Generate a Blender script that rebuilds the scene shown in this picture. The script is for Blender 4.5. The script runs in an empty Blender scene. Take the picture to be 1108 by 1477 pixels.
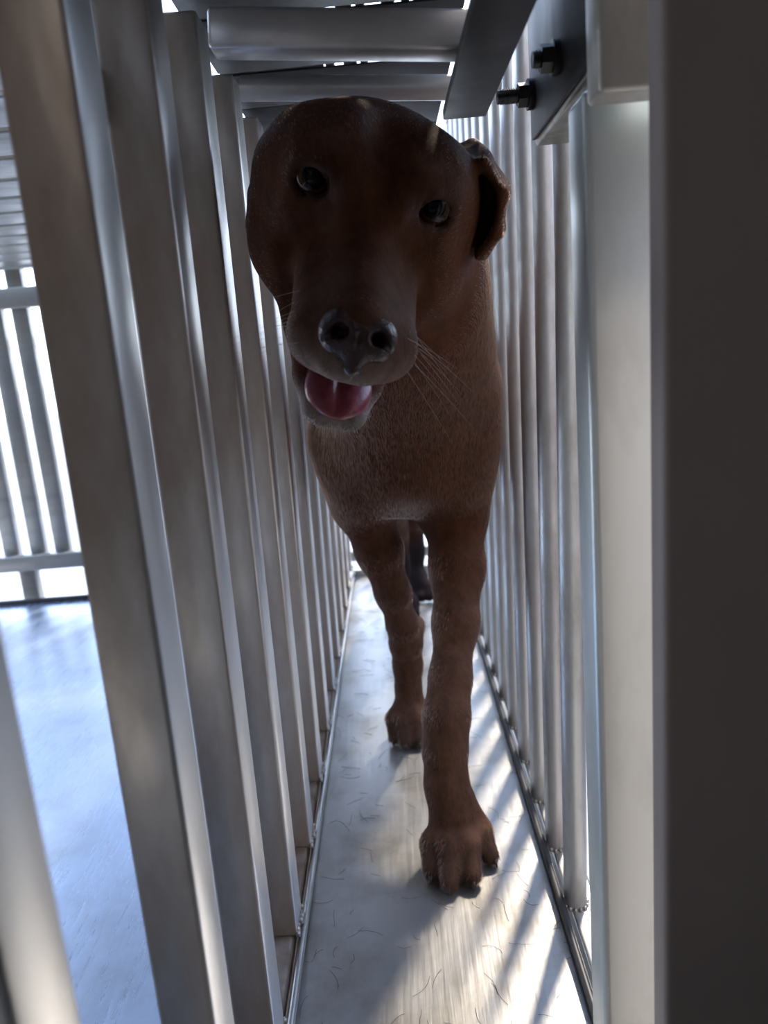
import bpy, bmesh, math, random
import numpy as np
from mathutils import Matrix, Vector
from math import sin, cos, radians, pi

SC = bpy.context.scene
COL = SC.collection
random.seed(5)
RNG = np.random.default_rng(5)

# ------------------------------------------------------------------ camera
cam = bpy.data.cameras.new('camera')
camo = bpy.data.objects.new('camera', cam)
COL.objects.link(camo)
right = Vector((0.9966, 0.0027, -0.0828)); down = Vector((-0.0802, -0.2199, -0.9722)); fwd = Vector((-0.0208, 0.9755, -0.2190))
cm = Matrix.Identity(4)
for i in range(3):
    cm[i][0] = right[i]; cm[i][1] = -down[i]; cm[i][2] = -fwd[i]
cm[0][3], cm[1][3], cm[2][3] = 0.0, 0.0, 0.55
camo.matrix_world = cm
cam.sensor_fit = 'HORIZONTAL'; cam.sensor_width = 36.0; cam.lens = 36.0 * 1100 / 1108
cam.clip_start = 0.02
cam.dof.use_dof = True; cam.dof.focus_distance = 0.62; cam.dof.aperture_fstop = 9.0
SC.camera = camo

# ------------------------------------------------------------------ sky, sun, exposure
w = bpy.data.worlds.new('sky'); SC.world = w; w.use_nodes = True
nt = w.node_tree; nt.nodes.clear()
wo = nt.nodes.new('ShaderNodeOutputWorld'); bg = nt.nodes.new('ShaderNodeBackground')
tc = nt.nodes.new('ShaderNodeTexCoord'); sep = nt.nodes.new('ShaderNodeSeparateXYZ'); rp = nt.nodes.new('ShaderNodeValToRGB')
nt.links.new(tc.outputs['Generated'], sep.inputs[0]); nt.links.new(sep.outputs['Z'], rp.inputs[0])
rp.color_ramp.elements[0].position = 0.0; rp.color_ramp.elements[0].color = (0.82, 0.91, 1.0, 1)
rp.color_ramp.elements[1].position = 0.7; rp.color_ramp.elements[1].color = (0.42, 0.60, 1.0, 1)
nt.links.new(rp.outputs[0], bg.inputs[0]); bg.inputs[1].default_value = 3.4
nt.links.new(bg.outputs[0], wo.inputs[0])

sun = bpy.data.lights.new('sun', 'SUN'); suno = bpy.data.objects.new('sun', sun); COL.objects.link(suno)
sun.energy = 4.5; sun.angle = radians(5.0); sun.color = (1.0, 0.88, 0.72)
sd = Vector((-0.454 * cos(radians(52)), -0.891 * cos(radians(52)), -sin(radians(52))))     # travel direction of the light
suno.rotation_euler = sd.to_track_quat('-Z', 'Y').to_euler()
suno.location = (1.5, 3.5, 4)

SC.view_settings.view_transform = 'Standard'; SC.view_settings.look = 'None'
SC.view_settings.gamma = 1.0; SC.view_settings.exposure = 0.38
SC.view_settings.use_curve_mapping = False
SC.cycles.use_denoising = True
SC.cycles.max_bounces = 10; SC.cycles.glossy_bounces = 6; SC.cycles.diffuse_bounces = 5
SC.cycles.sample_clamp_indirect = 6.0

# ------------------------------------------------------------------ materials
def newmat(name):
    m = bpy.data.materials.new(name); m.use_nodes = True
    n = m.node_tree; b = n.nodes['Principled BSDF']
    return m, n, b
def setp(b, **k):
    for a, v in k.items():
        b.inputs[a.replace('_', ' ')].default_value = v
def noise(n, scale, detail=4, rough=0.6, vec=None, stretch=None):
    t = n.nodes.new('ShaderNodeTexNoise'); t.inputs['Scale'].default_value = scale
    t.inputs['Detail'].default_value = detail; t.inputs['Roughness'].default_value = rough
    tcn = n.nodes.new('ShaderNodeTexCoord'); mp = n.nodes.new('ShaderNodeMapping')
    if stretch: mp.inputs['Scale'].default_value = stretch
    n.links.new(tcn.outputs['Object'], mp.inputs[0]); n.links.new(mp.outputs[0], t.inputs['Vector'])
    return t
def ramp(n, src, p0, c0, p1, c1):
    r = n.nodes.new('ShaderNodeValToRGB'); e = r.color_ramp.elements
    e[0].position, e[0].color = p0, (*c0, 1); e[1].position, e[1].color = p1, (*c1, 1)
    n.links.new(src, r.inputs[0]); return r
def bump(n, b, src, strength, dist):
    bm = n.nodes.new('ShaderNodeBump'); bm.inputs['Strength'].default_value = strength; bm.inputs['Distance'].default_value = dist
    n.links.new(src, bm.inputs['Height']); n.links.new(bm.outputs[0], b.inputs['Normal'])
def metal(name, col, dirt, p0, p1, rough=(0.3, 0.55), scale=14, stretch=(1, 1, 0.35), met=(0.95, 0.35), bmp=0.12, fine=(220, (1, 1, 0.05))):
    """worn aluminium: bare metal with patches of dull grime"""
    m, n, b = newmat(name)
    t = noise(n, scale, 6, 0.62, stretch=stretch)
    r = ramp(n, t.outputs[0], p0, (0, 0, 0), p1, (1, 1, 1))
    mx = n.nodes.new('ShaderNodeMix'); mx.data_type = 'RGBA'
    mx.inputs['A'].default_value = (*col, 1); mx.inputs['B'].default_value = (*dirt, 1)
    n.links.new(r.outputs[0], mx.inputs['Factor']); n.links.new(mx.outputs['Result'], b.inputs['Base Color'])
    for sock, (a, c) in (('Metallic', met), ('Roughness', rough)):
        mr = n.nodes.new('ShaderNodeMapRange'); mr.inputs['To Min'].default_value = a; mr.inputs['To Max'].default_value = c
        n.links.new(r.outputs[0], mr.inputs['Value']); n.links.new(mr.outputs[0], b.inputs[sock])
    f = noise(n, fine[0], 3, 0.5, stretch=fine[1])
    bump(n, b, f.outputs[0], bmp, 0.0006)
    return m
M_BAR = metal('dirty_aluminium', (0.78, 0.76, 0.73), (0.40, 0.31, 0.24), 0.30, 0.62, met=(0.75, 0.05), scale=11)
M_EDGE = metal('bar_edge_aluminium', (0.78, 0.78, 0.77), (0.45, 0.41, 0.37), 0.60, 0.85, met=(0.8, 0.3), rough=(0.38, 0.55))
M_TUBE = metal('clean_aluminium', (0.60, 0.62, 0.63), (0.30, 0.27, 0.24), 0.45, 0.75, scale=22, rough=(0.42, 0.6), met=(0.75, 0.2))
M_POST = metal('post_aluminium', (0.74, 0.81, 0.80), (0.48, 0.50, 0.48), 0.45, 0.78, rough=(0.34, 0.5), scale=9, met=(0.45, 0.2))
M_RAIL = metal('rail_aluminium', (0.60, 0.60, 0.58), (0.24, 0.21, 0.18), 0.45, 0.75, stretch=(1, 0.4, 1), fine=(220, (1, 0.05, 1)))
M_CROSS = metal('cross_rail_aluminium', (0.74, 0.75, 0.76), (0.40, 0.37, 0.34), 0.50, 0.8, met=(0.5, 0.2), stretch=(0.4, 1, 1), fine=(220, (0.05, 1, 1)))
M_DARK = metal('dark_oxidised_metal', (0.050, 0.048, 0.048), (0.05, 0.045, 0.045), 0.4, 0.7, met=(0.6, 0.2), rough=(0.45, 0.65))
M_PAINT = metal('dark_brown_paint', (0.44, 0.37, 0.33), (0.34, 0.285, 0.25), 0.35, 0.75, met=(0.0, 0.0), rough=(0.45, 0.65), scale=4, bmp=0.05)
M_BRACKET = metal('bracket_metal', (0.42, 0.43, 0.38), (0.20, 0.19, 0.15), 0.42, 0.7, met=(0.7, 0.2))
M_GRIME = metal('grimy_rail', (0.36, 0.29, 0.24), (0.17, 0.115, 0.08), 0.35, 0.65, met=(0.4, 0.0), rough=(0.5, 0.8), scale=30)
M_HEAD = metal('header_metal', (0.66, 0.64, 0.57), (0.36, 0.33, 0.27), 0.46, 0.74, met=(0.4, 0.15), scale=18)
M_SLAT = metal('grey_slat', (0.40, 0.40, 0.385), (0.24, 0.225, 0.20), 0.45, 0.75, met=(0.6, 0.2), stretch=(0.4, 1, 1), fine=(220, (0.05, 1, 1)))
M_BOLT = metal('black_bolt', (0.03, 0.03, 0.03), (0.05, 0.04, 0.035), 0.5, 0.75, met=(0.8, 0.3), rough=(0.35, 0.6), scale=60)
M_WELD = metal('weld_bead', (0.55, 0.53, 0.50), (0.25, 0.2, 0.16), 0.4, 0.7, scale=80, bmp=0.5)

def floor_metal(name, col, dirt, rough):
    m, n, b = newmat(name)
    t = noise(n, 9, 7, 0.65)
    r = ramp(n, t.outputs[0], 0.45, col, 0.72, dirt)
    n.links.new(r.outputs[0], b.inputs['Base Color'])
    sc = noise(n, 260, 4, 0.6, stretch=(1, 0.045, 1))
    mr = n.nodes.new('ShaderNodeMapRange'); mr.inputs['To Min'].default_value = rough[0]; mr.inputs['To Max'].default_value = rough[1]
    n.links.new(sc.outputs[0], mr.inputs['Value']); n.links.new(mr.outputs[0], b.inputs['Roughness'])
    b.inputs['Metallic'].default_value = 0.8
    ad = n.nodes.new('ShaderNodeMath'); ad.operation = 'MULTIPLY_ADD'; ad.inputs[1].default_value = 0.5
    big = noise(n, 35, 3, 0.5)
    n.links.new(sc.outputs[0], ad.inputs[0]); n.links.new(big.outputs[0], ad.inputs[2])
    bump(n, b, ad.outputs[0], 0.22, 0.0012)
    return m
M_TRAY = floor_metal('scratched_tray_metal', (0.50, 0.49, 0.475), (0.30, 0.275, 0.23), (0.22, 0.46))
M_CAGEFLOOR = floor_metal('sky_tinted_floor_metal', (0.52, 0.61, 0.77), (0.42, 0.48, 0.57), (0.20, 0.38))  # blue of the mirrored sky put into the metal's base colour

m, n, b = newmat('concrete'); M_CONC = m
t = noise(n, 3, 8, 0.7); r = ramp(n, t.outputs[0], 0.3, (0.42, 0.42, 0.41), 0.75, (0.60, 0.60, 0.58))
n.links.new(r.outputs[0], b.inputs['Base Color']); setp(b, Roughness=0.9); bump(n, b, t.outputs[0], 0.3, 0.01)
m, n, b = newmat('added_wall_paint'); M_WALL = m  # dark paint for the added walls that block light
t = noise(n, 2.2, 6, 0.6); r = ramp(n, t.outputs[0], 0.3, (0.050, 0.042, 0.036), 0.8, (0.075, 0.064, 0.055))
n.links.new(r.outputs[0], b.inputs['Base Color']); setp(b, Roughness=0.85)
m, n, b = newmat('dark_wall_paint'); M_DARKWALL = m
t = noise(n, 2.2, 6, 0.6); r = ramp(n, t.outputs[0], 0.3, (0.10, 0.085, 0.075), 0.8, (0.15, 0.13, 0.115))
n.links.new(r.outputs[0], b.inputs['Base Color']); setp(b, Roughness=0.8)
m, n, b = newmat('added_roof_sheet'); M_ROOF = m  # sheet for the added roof out of view
t = noise(n, 3, 5, 0.6); r = ramp(n, t.outputs[0], 0.3, (0.13, 0.13, 0.13), 0.8, (0.2, 0.2, 0.2))
n.links.new(r.outputs[0], b.inputs['Base Color']); setp(b, Roughness=0.6)

# ------------------------------------------------------------------ mesh helpers
def link(name, me, mat, parent=None, smooth=False):
    if mat and not me.materials: me.materials.append(mat)
    o = bpy.data.objects.new(name, me); COL.objects.link(o)
    if parent: o.parent = parent
    if smooth:
        for p in me.polygons: p.use_smooth = True
    return o
def bm_mesh(bm, name):
    me = bpy.data.meshes.new(name); bm.normal_update(); bm.to_mesh(me); bm.free(); return me
def add_box(bm, x0, x1, y0, y1, z0, z1, bev=0.0, seg=2):
    g = bmesh.ops.create_cube(bm, size=1.0)
    vs = g['verts']
    for v in vs:
        v.co = Vector((x0 + (v.co.x + .5) * (x1 - x0), y0 + (v.co.y + .5) * (y1 - y0), z0 + (v.co.z + .5) * (z1 - z0)))
    if bev:
        es = list({e for v in vs for e in v.link_edges})
        bmesh.ops.bevel(bm, geom=es, offset=bev, segments=seg, profile=0.5, affect='EDGES')
def box(name, mat, x0, x1, y0, y1, z0, z1, bev=0.002, parent=None, seg=2):
    bm = bmesh.new(); add_box(bm, x0, x1, y0, y1, z0, z1, bev, seg)
    o = link(name, bm_mesh(bm, name), mat, parent, True); sharp(o.data); return o
def sharp(me, ang=50):
    try: me.set_sharp_from_angle(angle=radians(ang))
    except Exception: pass
def add_cyl(bm, a, b, r, n=20, r2=None, cap=True):
    a = Vector(a); b = Vector(b); d = (b - a); L = d.length
    q = d.to_track_quat('Z', 'Y').to_matrix().to_4x4()
    q.translation = (a + b) / 2
    bmesh.ops.create_cone(bm, cap_ends=cap, segments=n, radius1=r, radius2=r if r2 is None else r2, depth=L, matrix=q)
def cyl(name, mat, a, b, r, n=20, parent=None, r2=None):
    bm = bmesh.new(); add_cyl(bm, a, b, r, n, r2)
    o = link(name, bm_mesh(bm, name), mat, parent, True); sharp(o.data); return o
def thing(name, label, cat, loc=(0, 0, 0), group=None):
    o = bpy.data.objects.new(name, None); COL.objects.link(o); o.location = loc; o.empty_display_size = 0.05
    o['label'] = label; o['category'] = cat; o['kind'] = 'thing'
    if group: o['group'] = group
    return o
def tag(o, label, cat, group=None, kind=None):
    o['label'] = label; o['category'] = cat
    if group: o['group'] = group
    if kind: o['kind'] = kind
    return o
def struct(o, label=None):
    o['kind'] = 'structure'
    if label: o['label'] = label
    return o

# ------------------------------------------------------------------ the setting
struct(box('floor', M_CONC, -9, 9, -2.0, 14, -0.50, -0.28, 0), 'pale concrete ground outside the cages')
struct(box('added_wall_back', M_WALL, -2.1, 1.1, -0.95, -0.80, -0.28, 2.5, 0), 'added unseen wall behind the camera that holds back light')  # added out of view to dim light from behind the camera
struct(box('added_ceiling', M_ROOF, -2.1, 1.1, -0.95, 1.0, 2.5, 2.56, 0), 'added unseen grey roof sheet that shades the camera side')  # roof added above the view, cuts sky light on camera-facing sides

struct(box('added_wall_left', M_WALL, -2.1, -1.95, -0.80, 1.0, -0.28, 2.5, 0), 'added unseen wall left of the cages that blocks side light')  # side wall added out of frame to darken the near fill
struct(box('added_wall_front_right', M_WALL, 0.92, 1.10, -0.80, 0.40, -0.28, 2.5, 0), 'added unseen wall right of the dark door that blocks light')  # extra wall beyond the view, closes off light from the right front
struct(box('wall_right', M_DARKWALL, 0.92, 1.02, 0.40, 7.0, -0.28, 0.765, 0.004), 'low dark wall beside the cages')

# ------------------------------------------------------------------ floor tray under the dog
tray = thing('floor_tray', 'narrow shallow metal tray the brown dog walks on', 'tray', (0, 0, 0))
box('pan', M_TRAY, -0.126, 0.127, -0.10, 1.77, -0.003, 0.0, 0, tray)
def lip(x, s, mat):
    bm = bmesh.new()
    add_box(bm, x - 0.0012, x + 0.0012, -0.10, 1.77, -0.003, 0.011, 0.0004, 1)
    add_cyl(bm, (x + s * 0.003, -0.10, 0.011), (x + s * 0.003, 1.77, 0.011), 0.0036, 10)
    o = link('rolled_rim', bm_mesh(bm, 'rolled_rim'), mat, tray, True); sharp(o.data)
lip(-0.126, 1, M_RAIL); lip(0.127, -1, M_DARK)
bm = bmesh.new(); add_box(bm, -0.126, 0.127, 1.766, 1.772, -0.003, 0.014, 0.001, 1)
link('end_lip', bm_mesh(bm, 'end_lip'), M_RAIL, tray)

# ------------------------------------------------------------------ left partition: square tubes
LEAN_L, LEAN_R = radians(1.15), radians(1.04)
pl = thing('barred_screen', 'left side partition of dirty square aluminium bars beside the dog', 'cage panel', (-0.1265, 0.0, 0.018))
pl.rotation_euler = (0, LEAN_L, 0)
bm = bmesh.new(); add_box(bm, -0.031, 0, -0.036, 0, 0.0, 0.764, 0.003, 2)
bar_me = bm_mesh(bm, 'square_bar'); bar_me.materials.append(M_BAR); bar_me.materials.append(M_EDGE)
for p in bar_me.polygons:
    if abs(p.normal.x) > 0.6: p.material_index = 1
for p in bar_me.polygons: p.use_smooth = True
sharp(bar_me)
bm = bmesh.new()
for i in range(7):
    a = i / 6
    bmesh.ops.create_icosphere(bm, subdivisions=1, radius=0.0034 + 0.0008 * math.sin(i * 2.3), matrix=Matrix.Translation((0.0005 + 0.001 * sin(i * 5), -0.035 + 0.034 * a, 0.001)))
weld_me = bm_mesh(bm, 'weld'); weld_me.materials.append(M_WELD)
for p in weld_me.polygons: p.use_smooth = True
LY = [0.205] + [0.368 + 0.1275 * k for k in range(12)]
for y in LY:
    o = link('bar', bar_me, None, pl); o.location = (0, y + 0.018, 0); o.rotation_euler = (radians(1.75), 0, 0)
    o = link('weld', weld_me, None, pl); o.location = (0, y + 0.018, 0)
box('bottom_rail', M_GRIME, -0.038, -0.004, 0.14, 1.76, -0.035, 0.0, 0.003, pl)
box('top_rail', M_RAIL, -0.060, -0.0312, 0.16, 1.76, 0.730, 0.752, 0.003, pl)
box('outer_strap', M_RAIL, -0.035, -0.0312, 0.16, 1.76, 0.66, 0.69, 0.001, pl)

# ------------------------------------------------------------------ right partition: round tubes
pr = thing('barred_screen', 'right side partition of round aluminium tubes beside the dog', 'cage panel', (0.1415, 0, 0.0))
pr.rotation_euler = (0, LEAN_R, 0)
bm = bmesh.new(); add_cyl(bm, (0, 0, -0.004), (0, 0, 0.95), 0.0112, 24)
tube_me = bm_mesh(bm, 'round_tube'); tube_me.materials.append(M_TUBE)
for p in tube_me.polygons: p.use_smooth = True
sharp(tube_me)
bm = bmesh.new()
for i in range(14):
    a = 2 * pi * i / 14
    bmesh.ops.create_icosphere(bm, subdivisions=1, radius=0.0026 + 0.0006 * math.sin(i * 2.3), matrix=Matrix.Translation((0.0115 * cos(a), 0.0115 * sin(a), -0.003)))
ring_me = bm_mesh(bm, 'ring_weld'); ring_me.materials.append(M_WELD)
for p in ring_me.polygons: p.use_smooth = True
for k in range(13):
    o = link('bar', tube_me, None, pr); o.location = (0, 0.6485 + 0.0885 * k, 0)
    o = link('weld', ring_me, None, pr); o.location = (0, 0.6485 + 0.0885 * k, 0)
box('bottom_rail', M_RAIL, -0.006, 0.022, 0.510, 1.79, -0.032, -0.004, 0.003, pr)
box('top_rail', M_RAIL, -0.012, 0.014, 0.62, 1.79, 0.95, 0.98, 0.003, pr)

# ------------------------------------------------------------------ door frame: post + header, dark door edge
fr = thing('door_frame', 'wide smooth aluminium post with header to the right of the dog', 'door frame', (0.14, 0.48, -0.03))
def fpart(name, mat, x0, x1, y0, y1, z0, z1, bev):
    o = box(name, mat, x0 - 0.14, x1 - 0.14, y0 - 0.48, y1 - 0.48, z0 + 0.03, z1 + 0.03, bev, fr, 4); return o
fpart('post', M_POST, 0.1190, 0.1600, 0.460, 0.500, -0.03, 0.676, 0.005)
fpart('header', M_HEAD, 0.117, 0.26, 0.420, 0.4465, 0.662, 0.80, 0.003)
dp = thing('dark_door', 'tall dark brown door edge right of the aluminium post', 'door', (0.32, 0.37, -0.28))
o = box('leaf', M_PAINT, -0.1920, 0.60, -0.008, 0.014, 0.0, 1.6, 0.004, dp, 3)  # leaf widened out of view to block light from the right front

br = thing('corner_bracket', 'dark bolted metal bracket at the top right above the ear', 'bracket', (0.124, 0.622, 0.6825))
box('channel', M_BRACKET, 0.0, 0.026, -0.174, 0.0, 0.0, 0.116, 0.002, br)
box('cheek_plate', M_DARK, -0.003, 0.0, -0.172, -0.001, 0.004, 0.12, 0.0008, br)
def bolt(loc, L):
    bm = bmesh.new(); add_cyl(bm, (-L, 0, 0), (0.0, 0, 0), 0.0048, 14)
    for i in range(int((L - 0.012) / 0.0016)):
        add_cyl(bm, (-0.0125 - i * 0.0016, 0, 0), (-0.0118 - i * 0.0016, 0, 0), 0.0054, 12)
    o = link('bolt', bm_mesh(bm, 'bolt'), M_BOLT, br, True); o.location = loc; sharp(o.data, 35)
    cyl('washer', M_BOLT, (-0.004, 0, 0), (0.0, 0, 0), 0.0105, 20, o)
    cyl('hex_nut', M_BOLT, (-0.011, 0, 0), (-0.004, 0, 0), 0.0085, 6, o)
bolt((-0.003, -0.012, 0.033), 0.026)
bolt((-0.003, -0.095, 0.030), 0.016)

# ------------------------------------------------------------------ roof of the run
rf = thing('run_roof', 'grey crossbars and dark beam over the head of the dog', 'roof frame', (0, 0.6, 0.725))
def rbox(name, mat, x0, x1, y0, y1, z0, z1, bev=0.003):
    return box(name, mat, x0, x1, y0 - 0.6, y1 - 0.6, z0 - 0.725, z1 - 0.725, bev, rf)
o = box('cross_rail', M_CROSS, -0.098, 0.098, -0.013, 0.013, -0.0122, 0.0122, 0.003, rf); o.location = (0, -0.047, 0.0195); o.rotation_euler = (0, radians(5.2), 0)
cyl('round_rail', M_CROSS, (-0.104, 0.10, 0.0395), (0.112, 0.10, 0.0225), 0.0098, 24, rf)
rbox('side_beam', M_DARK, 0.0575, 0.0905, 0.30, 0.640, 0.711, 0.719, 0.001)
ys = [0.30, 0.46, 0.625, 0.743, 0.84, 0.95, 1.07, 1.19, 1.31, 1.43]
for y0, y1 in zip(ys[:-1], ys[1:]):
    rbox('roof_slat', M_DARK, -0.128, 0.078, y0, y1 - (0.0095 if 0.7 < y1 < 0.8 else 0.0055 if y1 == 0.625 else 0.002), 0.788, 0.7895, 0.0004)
for x0, x1 in ((-0.128, -0.036), (-0.034, -0.026), (-0.018, -0.006), (-0.003, 0.004), (0.016, 0.026), (0.031, 0.037), (0.040, 0.046), (0.048, 0.078)):
    rbox('batten', M_SLAT, x0, x1, 0.30, 1.428, 0.790, 0.798, 0.001)

# ------------------------------------------------------------------ neighbouring cage on the left
cf = thing('cage_tray', 'metal floor of the empty cage on the left, tinted with sky blue', 'floor panel', (-0.6, 0.8, 0))
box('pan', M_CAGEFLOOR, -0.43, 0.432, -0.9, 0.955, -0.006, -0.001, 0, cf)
box('end_rim', M_DARK, -0.43, 0.432, 0.953, 0.963, -0.006, 0.010, 0.001, cf)
ew = thing('barred_screen', 'barred far end panel of the empty cage on the left', 'cage panel', (-0.6, 1.80, 0))
def ebox(name, x0, x1, z0, z1, y0=-0.012, y1=0.012, bev=0.002):
    return box(name, M_SLAT, x0 + 0.6, x1 + 0.6, y0, y1, z0, z1, bev, ew)
ebox('rail', -1.10, -0.17, 0.072, 0.110)
ebox('rail', -1.10, -0.17, 0.690, 0.735)
ebox('rail', -1.10, -0.17, 0.775, 0.80)
bm = bmesh.new(); add_box(bm, -0.019, 0.019, 0.013, 0.035, 0.07, 0.78, 0.002, 2)
eb = bm_mesh(bm, 'end_bar'); eb.materials.append(M_SLAT)
for p in eb.polygons: p.use_smooth = True
sharp(eb)
for x in (-1.09, -1.028, -0.965, -0.8985, -0.8375, -0.767, -0.70, -0.636, -0.545, -0.485, -0.425, -0.365, -0.305, -0.245, -0.185):
    o = link('bar', eb, None, ew); o.location = (x + 0.6, 0, 0)
for x in (-0.93, -0.60, -0.25):
    ebox('foot_post', x - 0.02, x + 0.02, -0.28, 0.072, 0.0, 0.03)
er = thing('slatted_cage_roof', 'slatted roof of the empty cage on the left', 'roof panel', (-0.6, 0.8, 0.77))
bm = bmesh.new(); add_box(bm, -0.43, 0.405, -0.039, 0.039, 0.0, 0.014, 0.002, 2)
sl = bm_mesh(bm, 'slat'); sl.materials.append(M_SLAT)
for k in range(15):
    o = link('slat', sl, None, er); o.location = (0, -0.45 + 0.094 * k, 0.0); 
box('side_rail', M_RAIL, -0.46, -0.43, -0.6, 0.95, -0.01, 0.03, 0.002, er)

# ------------------------------------------------------------------ far end of the run
eg = thing('end_gate', 'low barred gate at the far end of the run behind the dog', 'gate', (0, 1.80, 0))
box('rail', M_SLAT, -0.128, 0.13, -0.01, 0.01, 0.03, 0.055, 0.002, eg)
box('rail', M_SLAT, -0.128, 0.13, -0.01, 0.01, 0.74, 0.77, 0.002, eg)
for x in (-0.085, -0.028, 0.028, 0.085):
    cyl('bar', M_TUBE, (x, 0, 0.05), (x, 0, 0.745), 0.008, 14, eg)


# ================================================================== the dog
# The body is one signed-distance blend of tapered limbs and rounded masses, meshed as one continuous surface.
F32 = np.float32
def axis(*segs):
    out = [segs[0][0]]
    for a, b_, st in segs:
        n_ = max(1, int(round((b_ - a) / st)))
        out += list(a + (b_ - a) * (np.arange(n_) + 1) / n_)
    return np.array(out, F32)
GX = axis((-0.135, 0.148, 0.0022))
GY = axis((0.415, 0.70, 0.0022), (0.70, 0.82, 0.003), (0.82, 1.10, 0.0045), (1.10, 1.76, 0.008))
GZ = axis((-0.006, 0.13, 0.0028), (0.13, 0.46, 0.0042), (0.46, 0.785, 0.0022))
FIELD = np.full((len(GX), len(GY), len(GZ)), 1.0, F32)

def region(lo, hi):
    sl = []
    for g, a, b_ in zip((GX, GY, GZ), lo, hi):
        i0 = max(0, int(np.searchsorted(g, a)) - 1); i1 = min(len(g), int(np.searchsorted(g, b_)) + 1)
        if i1 <= i0: return None
        sl.append(slice(i0, i1))
    return tuple(sl)
def coords(sl):
    return GX[sl[0]][:, None, None], GY[sl[1]][None, :, None], GZ[sl[2]][None, None, :]
def smin(a, b_, k):
    h_ = np.maximum(k - np.abs(a - b_), 0) / k
    return np.minimum(a, b_) - h_ * h_ * k * 0.25
def d_cone(X, Y, Z, a, b_, ra, rb):
    ab = [float(b_[i] - a[i]) for i in range(3)]; L2 = sum(c * c for c in ab) or 1e-9
    t_ = ((X - a[0]) * ab[0] + (Y - a[1]) * ab[1] + (Z - a[2]) * ab[2]) / L2
    t_ = np.clip(t_, 0, 1)
    dx = X - a[0] - t_ * ab[0]; dy = Y - a[1] - t_ * ab[1]; dz = Z - a[2] - t_ * ab[2]
    return np.sqrt(dx * dx + dy * dy + dz * dz) - (ra + (rb - ra) * t_)
def d_ell(X, Y, Z, c, r, R):
    dx, dy, dz = X - c[0], Y - c[1], Z - c[2]
    q = [R[0][i] * dx + R[1][i] * dy + R[2][i] * dz for i in range(3)]
    k0 = np.sqrt(sum((q[i] / r[i]) ** 2 for i in range(3)))
    k1 = np.sqrt(sum((q[i] / (r[i] * r[i])) ** 2 for i in range(3))) + 1e-6
    return k0 * (k0 - 1) / k1
I3 = np.eye(3)
def cone(a, b_, ra, rb, k=0.02, cut=False):
    m_ = max(ra, rb) + k + 0.012
    sl = region([min(a[i], b_[i]) - m_ for i in range(3)], [max(a[i], b_[i]) + m_ for i in range(3)])
    if sl is None: return
    _merge(sl, d_cone(*coords(sl), a, b_, ra, rb), k, cut)
def ell(c, r, R=I3, k=0.02, cut=False):
    m_ = max(r) + k + 0.012
    sl = region([c[i] - m_ for i in range(3)], [c[i] + m_ for i in range(3)])
    if sl is None: return
    _merge(sl, d_ell(*coords(sl), c, r, R), k, cut)
def _merge(sl, d, k, cut):
    d = d.astype(F32)
    if cut: FIELD[sl] = -smin(-FIELD[sl], d, k)
    else: FIELD[sl] = smin(FIELD[sl], d, k)
def chain(pts, k=0.02):
    for (a, ra), (b_, rb) in zip(pts[:-1], pts[1:]): cone(a, b_, ra, rb, k)

# head frame: x to the viewer's right, f forward along the muzzle, u up; origin between the eyes
HO = np.array((0.0004, 0.5368, 0.6447))
def head_matrix(yaw, pitch, roll):
    B = np.array([[1, 0, 0], [0, -1, 0], [0, 0, 1.]])
    cy, sy, cp, sp, cr, sr = cos(yaw), sin(yaw), cos(pitch), sin(pitch), cos(roll), sin(roll)
    return B @ np.array([[cy, sy, 0], [-sy, cy, 0], [0, 0, 1]]) @ np.array([[1, 0, 0], [0, cp, sp], [0, -sp, cp]]) @ np.array([[cr, 0, sr], [0, 1, 0], [-sr, 0, cr]])
HR = head_matrix(radians(0.2), radians(25.1), radians(18.2))
def hp(x, f, u): return HO + HR @ np.array((x, f, u))
def hrot(rx=0, ry=0, rz=0):
    return HR @ np.array(Matrix.Rotation(rz, 3, 'Z') @ Matrix.Rotation(ry, 3, 'Y') @ Matrix.Rotation(rx, 3, 'X'))
def hcone(a, b_, ra, rb, k=0.02, cut=False): cone(hp(*a), hp(*b_), ra, rb, k, cut)
def hell(c, r, k=0.02, cut=False, rot=(0, 0, 0)): ell(hp(*c), r, hrot(*rot), k, cut)

# --- trunk
cone((0.014, 0.90, 0.455), (0.008, 1.12, 0.46), 0.084, 0.088, 0.04)
ell((0.018, 0.89, 0.458), (0.086, 0.11, 0.102), I3, 0.05)
cone((0.008, 1.12, 0.47), (0.004, 1.36, 0.50), 0.092, 0.078, 0.05)
ell((0.002, 1.42, 0.50), (0.086, 0.10, 0.09), I3, 0.05)
ell((0.014, 0.845, 0.422), (0.052, 0.055, 0.056), I3, 0.05)            # breast bone
cone((0.012, 0.93, 0.400), (0.010, 1.12, 0.385), 0.040, 0.038, 0.05)   # keel
cone((0.010, 1.10, 0.39), (0.008, 1.32, 0.45), 0.05, 0.04, 0.05)       # tuck-up
cone((0.024, 1.20, 0.36), (0.024, 1.30, 0.375), 0.018, 0.016, 0.03)    # sheath
# --- neck
cone((0.020, 0.665, 0.620), (0.020, 0.83, 0.50), 0.066, 0.084, 0.05)
cone((0.030, 0.68, 0.575), (0.050, 0.82, 0.50), 0.042, 0.052, 0.05)
cone((0.0, 0.66, 0.575), (0.012, 0.83, 0.47), 0.046, 0.062, 0.05)
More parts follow.
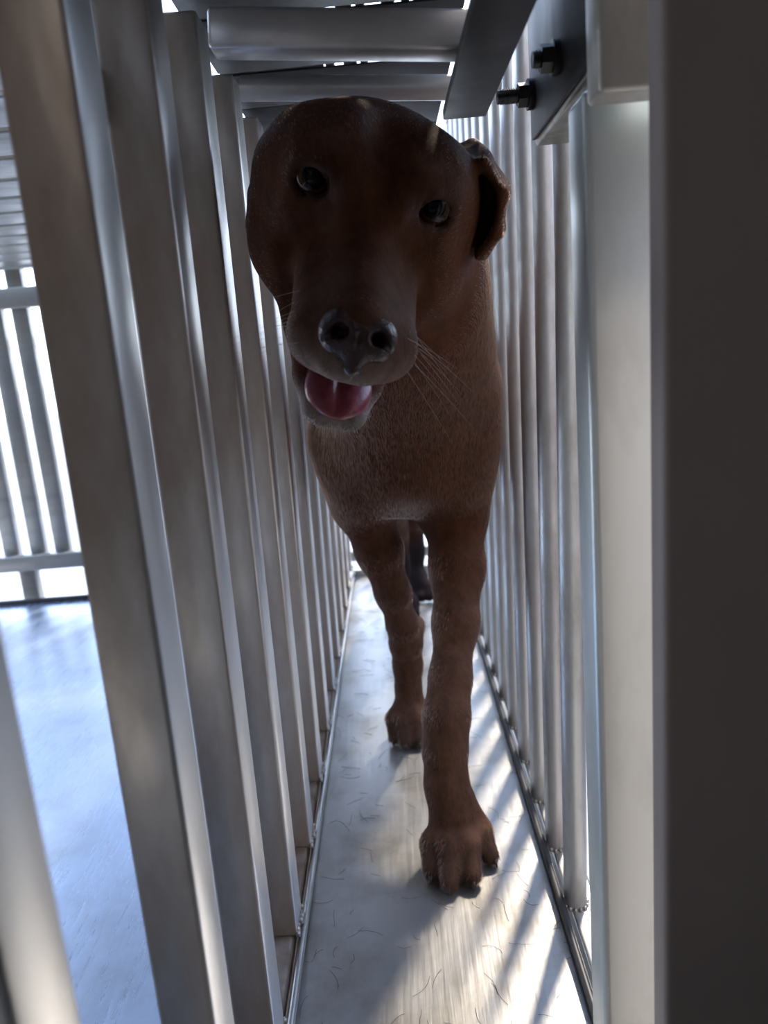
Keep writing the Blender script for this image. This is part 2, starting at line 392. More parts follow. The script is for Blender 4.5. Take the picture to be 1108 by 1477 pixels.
# --- shoulders and upper arms
ell((0.064, 0.885, 0.440), (0.038, 0.075, 0.095), I3, 0.04)
ell((-0.046, 0.895, 0.440), (0.036, 0.075, 0.10), I3, 0.04)
cone((0.064, 0.86, 0.43), (0.066, 0.895, 0.345), 0.046, 0.038, 0.035)
cone((-0.050, 0.875, 0.44), (-0.046, 0.915, 0.36), 0.040, 0.034, 0.035)
ell((0.083, 0.895, 0.322), (0.014, 0.020, 0.022), I3, 0.018)           # elbow
# --- forelegs
chain([((0.064, 0.885, 0.345), 0.0355), ((0.0615, 0.855, 0.285), 0.0305), ((0.0530, 0.815, 0.232), 0.0242), ((0.0405, 0.778, 0.182), 0.0210),
       ((0.0325, 0.755, 0.150), 0.0232), ((0.0280, 0.742, 0.118), 0.0215), ((0.0265, 0.735, 0.082), 0.0212), ((0.0290, 0.728, 0.052), 0.0245)], 0.016)
ell((0.044, 0.785, 0.135), (0.009, 0.012, 0.012), I3, 0.014)            # carpal pad
chain([((-0.045, 0.915, 0.360), 0.0335), ((-0.030, 0.930, 0.293), 0.0285), ((-0.0175, 0.950, 0.228), 0.0215), ((-0.0085, 0.968, 0.175), 0.0195),
       ((-0.006, 0.985, 0.142), 0.0205), ((-0.006, 0.998, 0.105), 0.0185), ((-0.008, 1.004, 0.068), 0.0205)], 0.016)
ell((0.012, 0.992, 0.165), (0.010, 0.014, 0.012), I3, 0.014)
# --- paws: four toes each
def paw(root, tips, rt, k=0.007):
    for (kx, ky, kz), (tx, ty, tz) in tips:
        cone(root, (kx, ky, kz), 0.0135, rt * 1.05, 0.008)
        cone((kx, ky, kz), (tx, ty, tz), rt * 1.12, rt * 0.86, 0.008)
PAW_R = [((0.0065, 0.712, 0.027), (0.0030, 0.690, 0.0105)), ((0.0235, 0.700, 0.031), (0.0200, 0.672, 0.0110)),
         ((0.0430, 0.703, 0.030), (0.0440, 0.678, 0.0110)), ((0.0580, 0.722, 0.026), (0.0660, 0.708, 0.0100))]
paw((0.029, 0.735, 0.050), PAW_R, 0.0115)
ell((0.030, 0.738, 0.020), (0.026, 0.022, 0.019), I3, 0.014)
cone((0.045, 0.737, 0.062), (0.060, 0.735, 0.030), 0.010, 0.009, 0.012)
PAW_L = [((-0.031, 0.985, 0.030), (-0.0330, 0.968, 0.0105)), ((-0.018, 0.975, 0.033), (-0.0180, 0.953, 0.0110)),
         ((-0.001, 0.977, 0.033), (0.0010, 0.956, 0.0110)), ((0.014, 0.990, 0.029), (0.0180, 0.975, 0.0100))]
paw((-0.008, 1.005, 0.060), PAW_L, 0.0108)
ell((-0.008, 1.008, 0.022), (0.024, 0.022, 0.020), I3, 0.014)
# --- hind legs and tail
for sx, dy in ((0.037, 0.0), (-0.020, -0.10)):
    chain([((sx * 0.95 + (-0.02 if sx < 0 else 0.0), 1.44 + dy, 0.44), 0.070), ((sx, 1.42 + dy, 0.34), 0.052), ((sx * 0.9, 1.46 + dy, 0.27), 0.036), ((sx * 0.75, 1.57 + dy, 0.185), 0.023),
           ((sx * 0.65, 1.61 + dy, 0.155), 0.021), ((sx * 0.62, 1.605 + dy, 0.10), 0.019), ((sx * 0.60, 1.59 + dy, 0.045), 0.022)], 0.03)
    px, py = sx * 0.60, 1.565 + dy
    for q in (-0.024, -0.008, 0.008, 0.024):
        cone((px, py + 0.02, 0.045), (px + q, py, 0.028), 0.018, 0.012, 0.014)
        cone((px + q, py, 0.028), (px + q * 1.1, py - 0.022, 0.0115), 0.012, 0.0105, 0.008)
chain([((0.0, 1.50, 0.53), 0.026), ((0.01, 1.60, 0.50), 0.020), ((0.02, 1.68, 0.42), 0.014), ((0.02, 1.72, 0.33), 0.008)], 0.02)

# --- head
hell((0, -0.060, -0.008), (0.069, 0.078, 0.0525), 0.03)                 # skull
hell((0, -0.034, 0.006), (0.052, 0.046, 0.032), 0.025)                 # forehead
for s in (-1, 1):
    hell((s * 0.047, -0.054, -0.001), (0.023, 0.040, 0.027), 0.022)     # temple
    hell((s * 0.032, -0.020, 0.014), (0.022, 0.020, 0.0150), 0.016)    # brow
    hell((s * 0.054, -0.066, -0.035), (0.028, 0.046, 0.050), 0.025)    # cheek muscle
    hell((s * 0.050, -0.042, -0.062), (0.025, 0.042, 0.030), 0.025)    # jaw corner
    hcone((s * 0.046, -0.012, -0.024), (s * 0.064, -0.080, -0.016), 0.0130, 0.017, 0.018)  # cheek bone
    hcone((s * 0.021, 0.006, -0.056), (s * 0.0190, 0.080, -0.070), 0.0220, 0.0210, 0.012)  # flews
    hcone((s * 0.0200, 0.078, -0.069), (s * 0.009, 0.098, -0.072), 0.0195, 0.0150, 0.010)
    hcone((s * 0.038, -0.025, -0.082), (s * 0.0225, 0.045, -0.116), 0.018, 0.0080, 0.014)  # lower jaw
hcone((0, -0.020, -0.018), (0, 0.020, -0.036), 0.024, 0.0190, 0.016)   # stop
hcone((0, 0.010, -0.036), (0, 0.094, -0.052), 0.0190, 0.0170, 0.012)   # bridge
hcone((0, 0.000, -0.056), (0, 0.084, -0.064), 0.030, 0.024, 0.012)
hcone((0, -0.080, -0.070), (0, -0.01, -0.096), 0.045, 0.026, 0.03)     # throat
hcone((-0.0225, 0.045, -0.117), (-0.013, 0.072, -0.1275), 0.0080, 0.0072, 0.008)
hcone((0.0225, 0.045, -0.117), (0.013, 0.072, -0.1275), 0.0080, 0.0072, 0.008)
hcone((-0.013, 0.072, -0.1275), (0.013, 0.072, -0.1275), 0.0072, 0.0072, 0.008)            # chin
hell((0, 0.035, -0.1195), (0.026, 0.045, 0.009), 0.010, False, (radians(-18), 0, 0))       # jaw floor
# mouth opening
hell((0, 0.050, -0.1015), (0.0235, 0.056, 0.0115), 0.004, True, (radians(-17), 0, 0))
# furrow between the brows
hcone((0, 0.012, 0.016), (0, -0.050, 0.052), 0.006, 0.006, 0.030, True)
# eye sockets
EYE_R = 0.0132
EYES = [(-0.0408, -0.0075, -0.001), (0.0408, -0.0075, -0.001)]
for s in (-1, 1):
    hell((s * 0.0405, -0.012, 0.0), (0.0170, 0.0155, 0.0165), 0.010)                       # orbit rim
    hell((s * 0.0415, 0.003, -0.001), (0.0140, 0.0130, 0.0118), 0.0025, True, (0, radians(s * 8), radians(-s * 24)))
    hcone((s * 0.0275, 0.0035, -0.005), (s * 0.0385, 0.0062, 0.0110), 0.0016, 0.0028, 0.003)   # upper lid
    hcone((s * 0.0385, 0.0062, 0.0110), (s * 0.0545, -0.004, 0.003), 0.0028, 0.0020, 0.003)
    hcone((s * 0.0275, 0.0035, -0.005), (s * 0.0395, 0.0040, -0.0118), 0.0016, 0.0020, 0.003)  # lower lid
    hcone((s * 0.0395, 0.0040, -0.0118), (s * 0.0545, -0.004, 0.001), 0.0020, 0.0018, 0.003)
# ears: folded flaps
def ear(s, pts, th):
    for i in range(len(pts) - 1):
        (a, wa), (b_, wb) = pts[i], pts[i + 1]
        for j in range(9):
            q = (j - 4) / 4
            bow = 0.006 * (1 - q * q) * s
            hcone((a[0] + bow, a[1] + q * wa, a[2]), (b_[0] + bow, b_[1] + q * wb, b_[2]), th, th * 0.9, 0.006)
ear(1, [((0.054, -0.088, 0.014), 0.024), ((0.074, -0.078, 0.025), 0.031), ((0.091, -0.064, 0.012), 0.032), ((0.094, -0.052, -0.014), 0.025), ((0.088, -0.046, -0.034), 0.013)], 0.0032)
hcone((0.062, -0.085, 0.004), (0.078, -0.080, 0.006), 0.016, 0.012, 0.012)
ear(-1, [((-0.052, -0.088, 0.004), 0.020), ((-0.063, -0.084, 0.002), 0.024), ((-0.070, -0.080, -0.014), 0.026), ((-0.073, -0.070, -0.038), 0.020), ((-0.071, -0.062, -0.060), 0.010)], 0.0045)
# nostril channels run on into the muzzle
NT = radians(34); NC = np.array((0, 0.1035, -0.0545)); NM = np.array(Matrix.Rotation(NT, 3, 'X'))
for s in (-1, 1):
    hcone(NM @ np.array((s * 0.0120, 0.014, -0.001)) + NC, NM @ np.array((s * 0.0085, -0.010, 0.003)) + NC, 0.0052, 0.0035, 0.002, True)

# --- surface nets
def surface_nets(Fd, gx, gy, gz):
    S = Fd < 0
    nx, ny, nz = Fd.shape
    c = np.zeros((nx - 1, ny - 1, nz - 1), np.uint8)
    for i in (0, 1):
        for j in (0, 1):
            for k in (0, 1):
                c += S[i:nx - 1 + i, j:ny - 1 + j, k:nz - 1 + k]
    act = np.nonzero((c > 0) & (c < 8))
    idx = np.full(c.shape, -1, np.int32); nv = len(act[0]); idx[act] = np.arange(nv)
    I, J, K = act
    acc = np.zeros((nv, 3)); cnt = np.zeros(nv)
    corners = [(i, j, k) for i in (0, 1) for j in (0, 1) for k in (0, 1)]
    vals = {q: Fd[I + q[0], J + q[1], K + q[2]].astype(float) for q in corners}
    P = {q: np.stack([gx[I + q[0]], gy[J + q[1]], gz[K + q[2]]], 1).astype(float) for q in corners}
    for q in corners:
        for ax in range(3):
            if q[ax] == 0:
                q2 = list(q); q2[ax] = 1; q2 = tuple(q2)
                a, b_ = vals[q], vals[q2]; m_ = (a < 0) != (b_ < 0)
                t_ = np.where(m_, a / np.where(m_, a - b_, 1), 0)[:, None]
                acc += np.where(m_[:, None], P[q] + t_ * (P[q2] - P[q]), 0); cnt += m_
    V = acc / cnt[:, None]
    quads = []
    for ax in range(3):
        sh = [nx, ny, nz]
        s0 = [slice(1, -1)] * 3; s1 = [slice(1, -1)] * 3
        s0[ax] = slice(0, sh[ax] - 1); s1[ax] = slice(1, sh[ax])
        A, B_ = S[tuple(s0)], S[tuple(s1)]
        e = np.nonzero(A != B_); inside = A[e]
        off = [1, 1, 1]; off[ax] = 0
        i, j, k = e[0] + off[0], e[1] + off[1], e[2] + off[2]
        o1, o2 = [(1, 2), (2, 0), (0, 1)][ax]
        def at(d1, d2):
            q = [i, j, k]; q = [x.copy() for x in q]; q[o1] -= d1; q[o2] -= d2
            return idx[q[0], q[1], q[2]]
        Q = np.stack([at(1, 1), at(0, 1), at(0, 0), at(1, 0)], 1)
        Q = np.where(inside[:, None], Q, Q[:, ::-1])
        quads.append(Q)
    return V, np.concatenate(quads)
def np_mesh(name, V, Q):
    me = bpy.data.meshes.new(name)
    me.vertices.add(len(V)); me.vertices.foreach_set('co', V.astype(F32).ravel())
    me.loops.add(Q.size); me.loops.foreach_set('vertex_index', Q.astype(np.int32).ravel())
    me.polygons.add(len(Q)); me.polygons.foreach_set('loop_start', np.arange(len(Q), dtype=np.int32) * 4)
    me.polygons.foreach_set('use_smooth', np.ones(len(Q), bool))
    me.update(calc_edges=True); me.validate()
    return me
V, Q = surface_nets(FIELD, GX, GY, GZ)
def smooth_verts(V, Q, it, lam=0.5):
    e = np.concatenate([Q[:, [0, 1]], Q[:, [1, 2]], Q[:, [2, 3]], Q[:, [3, 0]]])
    n_ = np.bincount(e.ravel(), minlength=len(V)).astype(float)
    for _ in range(it):
        s_ = np.stack([np.bincount(e[:, 0], V[e[:, 1], c], len(V)) + np.bincount(e[:, 1], V[e[:, 0], c], len(V)) for c in range(3)], 1)
        V = V + lam * (s_ / n_[:, None] - V)
    return V
V = smooth_verts(V, Q, 3)
def vnormals(V, Q):
    fn = np.cross(V[Q[:, 2]] - V[Q[:, 0]], V[Q[:, 3]] - V[Q[:, 1]])
    out = np.stack([sum(np.bincount(Q[:, i], fn[:, c], len(V)) for i in range(4)) for c in range(3)], 1)
    return out / (np.linalg.norm(out, axis=1, keepdims=True) + 1e-12), np.linalg.norm(fn, axis=1) / 2
VN, FA = vnormals(V, Q)

# coat colour with some light and shade painted in: chocolate brown, frosted muzzle, pale chest spot, dark lips
def to_head(P): return (P - HO) @ HR
def blob(P, c, r): return np.exp(-(((P - np.array(c)) / np.array(r)) ** 2).sum(1))
def coat(P):
    base = np.array((0.076, 0.0280, 0.0125)); n_ = len(P)
    c = np.tile(base, (n_, 1))
    H = to_head(P); inh = (P[:, 1] < 0.66) & (P[:, 2] > 0.45)
    def mixin(wt, col):
        nonlocal c
        wt = np.clip(wt, 0, 1)[:, None]; c = c * (1 - wt) + np.array(col) * wt
    fro = blob(H, (0, 0.105, -0.078), (0.040, 0.035, 0.020)) * inh
    mixin(0.8 * fro, (0.26, 0.20, 0.175))
    mixin(0.75 * blob(H, (0, 0.070, -0.126), (0.04, 0.03, 0.009)) * inh, (0.42, 0.38, 0.36))
    mixin(0.45 * blob(H, (0, 0.07, -0.045), (0.030, 0.035, 0.018)) * inh, (0.13, 0.085, 0.065))
    for s in (-1, 1):
        d = np.sqrt((((H - np.array((s * 0.0405, 0.0, 0.0))) / np.array((0.0175, 0.03, 0.013))) ** 2).sum(1))
        mixin(np.clip(1.5 - d, 0, 1) * inh * 0.8, (0.035, 0.022, 0.018))
        mixin(0.8 * blob(H, (s * 0.0245, 0.0, -0.002), (0.0045, 0.03, 0.008)) * inh, (0.17, 0.105, 0.09))
        mixin(0.5 * blob(H, (s * 0.034, 0.0, 0.028), (0.014, 0.03, 0.008)) * inh, (0.16, 0.10, 0.08))
    for s in (-1, 1):
        q_ = (H - NC) @ NM; mixin(blob(q_, (s * 0.0105, 0.0, 0.001), (0.007, 0.014, 0.006)) * inh * 1.6, (0.004, 0.003, 0.003))  # nostril channels painted near black in place of their shade
    mouth = (np.abs(H[:, 0]) < 0.030) & (np.abs(H[:, 2] + 0.0985 + 0.30 * (H[:, 1] - 0.05)) < 0.012) & (H[:, 1] < 0.104) & (H[:, 1] > 0) & inh
    mixin(mouth * 0.9, (0.16, 0.035, 0.04))
    mixin(0.6 * blob(P, (0.010, 0.82, 0.372), (0.022, 0.06, 0.014)), (0.30, 0.25, 0.23))
    mixin(0.75 * np.clip((0.33 - P[:, 2]) / 0.12, 0, 1) * (P[:, 1] < 1.15), (0.14, 0.072, 0.047))  # lower legs lightened in place of light bounced off the tray
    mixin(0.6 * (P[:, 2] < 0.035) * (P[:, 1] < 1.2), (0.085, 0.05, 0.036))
    mixin(0.9 * np.clip((0.165 - P[:, 2]) / 0.06, 0, 1) * (P[:, 1] > 1.3), (0.018, 0.014, 0.016))  # hind feet darkened towards near black
    return c
dog = thing('dog', 'chocolate brown dog walking through the narrow run with open mouth', 'dog', (0.015, 1.1, 0.0))
ORG = np.array((0.015, 1.1, 0.0))
me = np_mesh('body', V - ORG, Q)
ca = me.color_attributes.new('coat', 'FLOAT_COLOR', 'POINT')
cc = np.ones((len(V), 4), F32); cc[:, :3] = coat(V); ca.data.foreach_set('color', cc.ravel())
m, n, b = newmat('brown_coat'); M_COAT = m
at_ = n.nodes.new('ShaderNodeAttribute'); at_.attribute_name = 'coat'
t = noise(n, 90, 5, 0.7, stretch=(1, 1, 0.5))
mr = ramp(n, t.outputs[0], 0.3, (0.6, 0.6, 0.6), 0.7, (1.15, 1.15, 1.15))
mm = n.nodes.new('ShaderNodeMix'); mm.data_type = 'RGBA'; mm.blend_type = 'MULTIPLY'; mm.inputs['Factor'].default_value = 1.0
n.links.new(at_.outputs['Color'], mm.inputs['A']); n.links.new(mr.outputs[0], mm.inputs['B']); n.links.new(mm.outputs['Result'], b.inputs['Base Color'])
setp(b, Roughness=0.75); b.inputs['Specular IOR Level'].default_value = 0.1
t2 = noise(n, 420, 3, 0.6, stretch=(1, 1, 0.25)); bump(n, b, t2.outputs[0], 0.5, 0.001)
body = link('body', me, M_COAT, dog)

# eyes
m, n, b = newmat('eye'); M_EYE = m
tcn = n.nodes.new('ShaderNodeTexCoord'); sp_ = n.nodes.new('ShaderNodeSeparateXYZ'); n.links.new(tcn.outputs['Object'], sp_.inputs[0])
r = n.nodes.new('ShaderNodeValToRGB'); cr_ = r.color_ramp
mr2 = n.nodes.new('ShaderNodeMapRange'); mr2.inputs['From Min'].default_value = 0.0; mr2.inputs['From Max'].default_value = EYE_R
n.links.new(sp_.outputs['Z'], mr2.inputs['Value']); n.links.new(mr2.outputs[0], r.inputs[0])
cr_.elements[0].position = 0.0; cr_.elements[0].color = (0.25, 0.20, 0.18, 1)
cr_.elements[1].position = 1.0; cr_.elements[1].color = (0.004, 0.004, 0.005, 1)
for p_, c_ in ((0.10, (0.12, 0.08, 0.07)), (0.18, (0.018, 0.009, 0.005)), (0.62, (0.032, 0.014, 0.006)), (0.80, (0.045, 0.02, 0.008)), (0.84, (0.004, 0.004, 0.005))):
    e_ = cr_.elements.new(p_); e_.color = (*c_, 1)
n.links.new(r.outputs[0], b.inputs['Base Color']); setp(b, Roughness=0.05); b.inputs['Specular IOR Level'].default_value = 0.14
CAMP = np.array((0, 0, 0.55))
bm = bmesh.new(); bmesh.ops.create_uvsphere(bm, u_segments=40, v_segments=24, radius=EYE_R)
for v in bm.verts:
    if v.co.z > EYE_R * 0.72: v.co *= 1 + 0.06 * (v.co.z / EYE_R - 0.72) / 0.28
eye_me = bm_mesh(bm, 'eye')
for e in EYES:
    o = link('eye', eye_me, M_EYE, dog, True)
    P = hp(*e); gz = Vector(hp(e[0] * 1.1, 0.3, 0.08) - P); gz = (gz.normalized() + Vector(CAMP - P).normalized()).normalized()
    o.location = P - ORG; o.rotation_euler = gz.to_track_quat('Z', 'Y').to_euler()

# small parts share one local mesher
def blend_mesh(name, lo, hi, step, fn, sm=1):
    gx, gy, gz = (np.arange(a, b_ + step, step).astype(F32) for a, b_ in zip(lo, hi))
    Fd = fn(gx[:, None, None], gy[None, :, None], gz[None, None, :]).astype(F32)
    v, q = surface_nets(Fd, gx, gy, gz); v = smooth_verts(v, q, sm)
    return v, q
def fe(c, r, rot=(0, 0, 0)):
    R = np.array(Matrix.Rotation(rot[2], 3, 'Z') @ Matrix.Rotation(rot[1], 3, 'Y') @ Matrix.Rotation(rot[0], 3, 'X'))
    return lambda X, Y, Z: d_ell(X, Y, Z, c, r, R)
def fc(a, b_, ra, rb): return lambda X, Y, Z: d_cone(X, Y, Z, a, b_, ra, rb)
def comb(adds, cuts):
    def f(X, Y, Z):
        d = None
        for g, k in adds: d = g(X, Y, Z) if d is None else smin(d, g(X, Y, Z), k)
        for g, k in cuts: d = -smin(-d, g(X, Y, Z), k)
        return d
    return f
def head_part(name, v, q, mat):
    o = link(name, np_mesh(name, (HO + v @ HR.T) - ORG, q), mat, dog); return o
# nose: built upright, then tipped up a little on the muzzle
fn = comb([(fe((0, -0.004, 0.003), (0.0215, 0.013, 0.0130)), 0.01), (fe((-0.0125, 0.0, -0.001), (0.0105, 0.0110, 0.0125)), 0.008), (fe((0.0125, 0.0, -0.001), (0.0105, 0.0110, 0.0125)), 0.008),
           (fc((0, 0.003, -0.004), (0, -0.002, -0.018), 0.0085, 0.0060), 0.008)],
          [(fe((-0.0118, 0.0095, -0.0010), (0.0050, 0.0110, 0.0048), (0, radians(25), 0)), 0.0025), (fe((0.0118, 0.0095, -0.0010), (0.0050, 0.0110, 0.0048), (0, radians(-25), 0)), 0.0025),
           (fc((-0.0145, 0.0105, -0.0025), (-0.0215, 0.0020, -0.0070), 0.0026, 0.0014), 0.0025), (fc((0.0145, 0.0105, -0.0025), (0.0215, 0.0020, -0.0070), 0.0026, 0.0014), 0.0025),
           (fc((0, 0.0125, 0.000), (0, 0.006, -0.024), 0.0010, 0.0010), 0.003)])
v, q = blend_mesh('nose', (-0.028, -0.022, -0.028), (0.028, 0.018, 0.022), 0.0009, fn)
v = v @ np.array(Matrix.Rotation(NT, 3, 'X')).T + NC
m, n, b = newmat('liver_nose'); M_NOSE = m
t = n.nodes.new('ShaderNodeTexVoronoi'); t.inputs['Scale'].default_value = 620
tcn = n.nodes.new('ShaderNodeTexCoord'); n.links.new(tcn.outputs['Object'], t.inputs['Vector'])
b.inputs['Base Color'].default_value = (0.046, 0.027, 0.026, 1); b.inputs['Specular IOR Level'].default_value = 0.32; setp(b, Roughness=0.30); bump(n, b, t.outputs['Distance'], 0.55, 0.0006)
head_part('nose', v, q, M_NOSE)
# tongue, filling the open lower jaw
fn = comb([(fe((0, 0.038, -0.1070), (0.0230, 0.050, 0.0075), (radians(-17), 0, 0)), 0.01), (fe((0, 0.064, -0.1155), (0.0215, 0.019, 0.0065), (radians(-28), 0, 0)), 0.01)],
          [(fc((0, 0.0, -0.084), (0, 0.090, -0.1165), 0.0010, 0.0010), 0.009)])
v, q = blend_mesh('tongue', (-0.03, -0.02, -0.14), (0.03, 0.10, -0.07), 0.0012, fn)
m, n, b = newmat('wet_tongue'); M_TONGUE = m
t = noise(n, 160, 4, 0.6); r = ramp(n, t.outputs[0], 0.3, (0.17, 0.030, 0.045), 0.75, (0.30, 0.075, 0.10)); n.links.new(r.outputs[0], b.inputs['Base Color'])
setp(b, Roughness=0.28); b.inputs['Subsurface Weight'].default_value = 0.15; b.inputs['Subsurface Radius'].default_value = (0.004, 0.0015, 0.001); bump(n, b, t.outputs[0], 0.5, 0.001)
o = head_part('tongue', v, q, M_TONGUE); o['label'] = 'wet dark pink tongue lying in the lower jaw'
# claws
m, n, b = newmat('dark_claw'); M_CLAW = m
b.inputs['Base Color'].default_value = (0.05, 0.035, 0.028, 1); setp(b, Roughness=0.4)
def claw(k, tip):
    k, tip = Vector(k), Vector(tip); d = (tip - k); d.z = 0; d.normalize()
    a = tip + d * 0.004 + Vector((0, 0, 0.002)); e_ = a + d * 0.008 + Vector((0, 0, -0.0085))
    bm = bmesh.new(); mid = a.lerp(e_, 0.5) + Vector((0, 0, 0.0022))
    add_cyl(bm, a, mid, 0.0034, 10, 0.0027); add_cyl(bm, mid, e_, 0.0027, 10, 0.0007)
    bmesh.ops.translate(bm, verts=bm.verts, vec=-Vector(ORG))
    link('claw', bm_mesh(bm, 'claw'), M_CLAW, dog, True)
for k_, t_ in PAW_R + PAW_L: claw(k_, t_)

# ------------------------------------------------------------------ short coat: hair strands lying along the body
def flow(P, N):
    H = to_head(P); inh = np.clip((0.655 - P[:, 1]) / 0.03, 0, 1) * (P[:, 2] > 0.47)
    dh = np.stack([H[:, 0] * 1.0, H[:, 1] - 0.125, (H[:, 2] + 0.045) * 0.9], 1)
    dh /= np.linalg.norm(dh, axis=1, keepdims=True) + 1e-9
    dh = dh @ HR.T
    leg = np.clip((0.37 - P[:, 2]) / 0.06, 0, 1)
    db = np.stack([0.25 * np.sign(P[:, 0] - 0.014) * np.minimum(np.abs(P[:, 0] - 0.014) / 0.06, 1), 0.25 + 0 * P[:, 0], -0.95 + 0 * P[:, 0]], 1)
    dl = np.tile(np.array((0.0, 0.12, -1.0)), (len(P), 1))
    d = db * (1 - leg)[:, None] + dl * leg[:, None]
    d = d * (1 - inh)[:, None] + dh * inh[:, None]
    return d, inh, leg
def make_fur(count):
    ctr = V[Q].mean(1); H = to_head(ctr)
    tocam = CAMP - ctr; dist = np.linalg.norm(tocam, axis=1)
    fnv = VN[Q].mean(1); facing = (fnv * tocam).sum(1) / dist
    wt = FA * np.clip(facing + 0.55, 0, 1) ** 0.5 / dist ** 1.3
    wt[ctr[:, 1] > 1.15] = 0
    inh = (ctr[:, 1] < 0.68) & (ctr[:, 2] > 0.45)
    bare = inh & (H[:, 1] > 0.099) & (H[:, 2] > -0.068) & (np.abs(H[:, 0]) < 0.024)
    for s in (-1, 1):
        bare |= inh & (np.sqrt(((H[:, 0] - s * 0.0405) / 0.0150) ** 2 + ((H[:, 2]) / 0.0125) ** 2) < 1) & (H[:, 1] > -0.03)
    for s in (-1, 1):
        q_ = (H - NC) @ NM; bare |= inh & (((q_ - np.array((s * 0.0105, 0.0, 0.001))) ** 2).sum(1) < 0.013 ** 2)
    bare |= inh & (np.abs(H[:, 0]) < 0.027) & (np.abs(H[:, 2] + 0.0985 + 0.30 * (H[:, 1] - 0.05)) < 0.012) & (H[:, 1] < 0.104) & (H[:, 1] > 0.0)
    wt[bare] = 0
    f = RNG.choice(len(Q), count, p=wt / wt.sum())
    u, v_ = RNG.random((2, count, 1))
    C4 = V[Q[f]]; N4 = VN[Q[f]]
    bil = lambda A: A[:, 0] * (1 - u) * (1 - v_) + A[:, 1] * u * (1 - v_) + A[:, 2] * u * v_ + A[:, 3] * (1 - u) * v_
    P = bil(C4); N = bil(N4); N /= np.linalg.norm(N, axis=1, keepdims=True)
    d, ih, lg = flow(P, N)
    d = d + RNG.normal(0, 0.09, d.shape)
    d -= (d * N).sum(1, keepdims=True) * N; d /= np.linalg.norm(d, axis=1, keepdims=True) + 1e-9
    HH = to_head(P)
    L = 0.0095 * (1 - ih) + 0.0038 * ih
    L = np.where((ih > 0.5) & (HH[:, 1] > 0.03), 0.0035, L)
    L = np.where(lg > 0.5, 0.0075, L)
    L = L * RNG.uniform(0.6, 1.25, count)
    lift = RNG.uniform(0.03, 0.20, (count, 1)) * (1 - 0.5 * lg[:, None]) * (1 - 0.15 * ih[:, None]) + 0.0
    npt = 4
    PT = np.zeros((count, npt, 3))
    for i in range(npt):
        s_ = i / (npt - 1); Ls = (L * s_)[:, None]
        PT[:, i] = P - N * 0.0004 + Ls * (d * (0.75 + 0.25 * s_) + N * lift * (1.25 - 0.65 * s_))
    return P, PT, HH
P, PT, HH = make_fur(150000)
cnt = len(P)
hc = bpy.data.hair_curves.new('fur')
hc.add_curves([4] * cnt)
hc.position_data.foreach_set('vector', (PT - ORG).reshape(-1, 3).astype(F32).ravel()) if hasattr(hc, 'position_data') else hc.points.foreach_set('position', (PT - ORG).astype(F32).ravel())
dcam = np.linalg.norm(P - CAMP, axis=1)
rad = np.repeat(0.00011 + 0.00010 * np.clip((dcam - 0.45) / 0.5, 0, 1.2), 4).reshape(-1, 4) * np.array((1.0, 0.95, 0.75, 0.25))
ra = hc.attributes.get('radius') or hc.attributes.new('radius', 'FLOAT', 'POINT')
ra.data.foreach_set('value', rad.astype(F32).ravel())
fc_ = np.ones((cnt, 4), F32)
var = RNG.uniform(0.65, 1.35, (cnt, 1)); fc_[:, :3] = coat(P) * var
gr = RNG.random(cnt) < 0.012; fc_[gr, :3] = fc_[gr, :3] * 1.2 + 0.05
fa = hc.attributes.new('coat', 'FLOAT_COLOR', 'CURVE'); fa.data.foreach_set('color', fc_.ravel())
m, n, b = newmat('brown_hair'); M_HAIR = m
n.nodes.remove(b); hb = n.nodes.new('ShaderNodeBsdfHairPrincipled'); hb.parametrization = 'COLOR'
at_ = n.nodes.new('ShaderNodeAttribute'); at_.attribute_name = 'coat'
n.links.new(at_.outputs['Color'], hb.inputs['Color'])
hb.inputs['Roughness'].default_value = 0.38; hb.inputs['Radial Roughness'].default_value = 0.45; hb.inputs['Coat'].default_value = 0.0; hb.inputs['IOR'].default_value = 1.36
n.links.new(hb.outputs[0], n.nodes['Material Output'].inputs[0])
hc.materials.append(M_HAIR)
fur = bpy.data.objects.new('fur', hc); COL.objects.link(fur); fur.parent = dog; fur['kind'] = 'stuff'

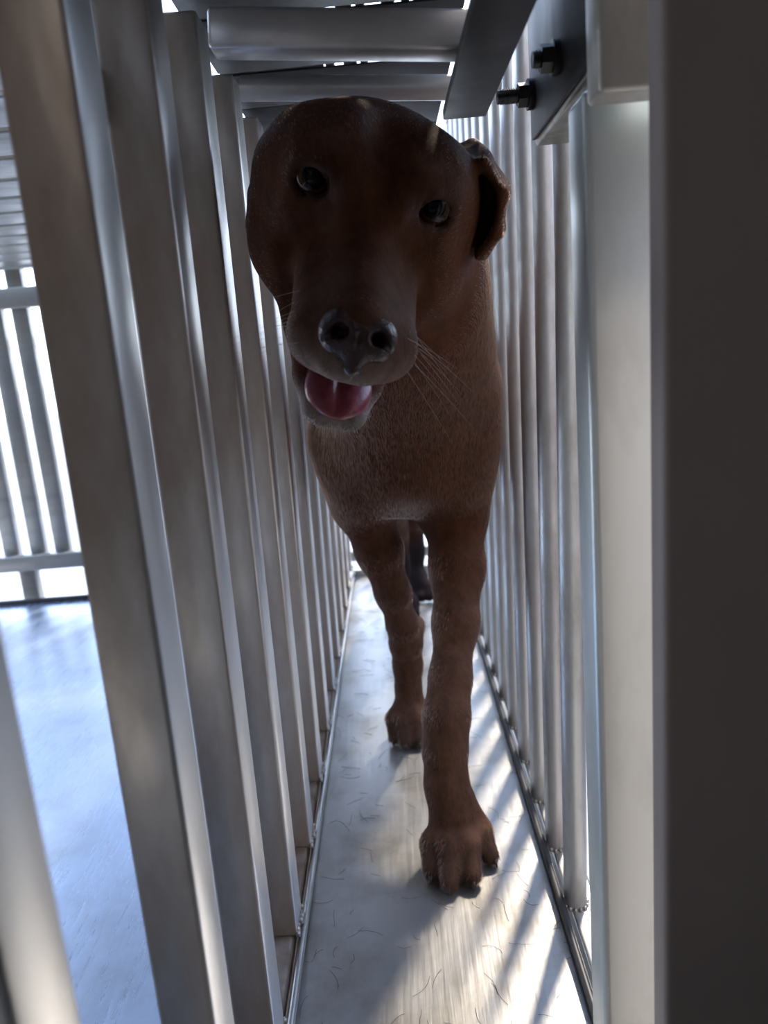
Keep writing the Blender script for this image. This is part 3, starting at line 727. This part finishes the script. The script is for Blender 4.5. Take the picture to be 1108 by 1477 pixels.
# whiskers and jaw hairs
def strands(name, roots, tips, r, mat, parent, sag=0.0, org=None):
    bm = bmesh.new()
    for a, e_ in zip(roots, tips):
        a, e_ = Vector(a), Vector(e_); k_ = 5; prev = None
        for i in range(k_):
            p0 = a.lerp(e_, i / k_) + Vector((0, 0, -sag)) * (i / k_) ** 2; p1 = a.lerp(e_, (i + 1) / k_) + Vector((0, 0, -sag)) * ((i + 1) / k_) ** 2
            add_cyl(bm, p0, p1, r * (1 - 0.75 * i / k_), 5, r * (1 - 0.75 * (i + 1) / k_), False)
    if org is not None: bmesh.ops.translate(bm, verts=bm.verts, vec=-Vector(org))
    o = link(name, bm_mesh(bm, name), mat, parent, True); o['kind'] = 'stuff'; return o
m, n, b = newmat('pale_whisker'); M_WHISK = m
b.inputs['Base Color'].default_value = (0.55, 0.48, 0.42, 1); setp(b, Roughness=0.4)
ro, ti = [], []
for s in (-1, 1):
    for i in range(11):
        x, f, u = s * (0.030 + 0.012 * random.random()), 0.055 + 0.045 * random.random(), -0.052 - 0.025 * random.random()
        ro.append(hp(x, f, u)); L = 0.03 + 0.035 * random.random()
        ti.append(hp(x + s * L * 0.8, f + 0.012 - 0.03 * random.random(), u - L * (0.25 + 0.5 * random.random())))
strands('whiskers', ro, ti, 0.00010, M_WHISK, dog, 0.004, ORG)

ro, ti = [], []
for i in range(300):
    a = random.uniform(-1.15, 1.15); q_ = random.uniform(-0.004, 0.003)
    x, f, u = 0.0265 * sin(a), 0.040 + 0.040 * cos(a), -0.118 - 0.012 * cos(a) + q_
    ro.append(hp(x, f, u)); L = random.uniform(0.005, 0.010)
    ti.append(hp(x * 1.12 + random.uniform(-0.002, 0.002), f + L * 0.4 * cos(a), u - L * random.uniform(0.2, 0.9)))
strands('chin_hair', ro, ti, 0.00013, M_WHISK, dog, 0.001, ORG)

# ------------------------------------------------------------------ loose hairs lying on the tray
m, n, b = newmat('shed_hair'); M_SHED = m
b.inputs['Base Color'].default_value = (0.045, 0.028, 0.02, 1); setp(b, Roughness=0.5)
bm = bmesh.new()
for i in range(260):
    x = random.uniform(-0.12, 0.12); y = 0.5 + 1.1 * random.random() ** 1.2; a = random.uniform(0, 2 * pi); L = random.uniform(0.008, 0.028); cv = random.uniform(-1.6, 1.6)
    p = Vector((x, y, 0.0006)); k_ = 6
    for j in range(k_):
        q_ = p + Vector((cos(a), sin(a), 0)) * L / k_
        if abs(q_.x) < 0.1235:
            add_cyl(bm, p, q_ , 0.00015, 4, None, False)
        p = q_; a += cv / k_ + random.uniform(-0.25, 0.25)
o = link('shed_hair', bm_mesh(bm, 'shed_hair'), M_SHED)
tag(o, 'loose dark dog hairs scattered over the metal tray', 'hair', kind='stuff')
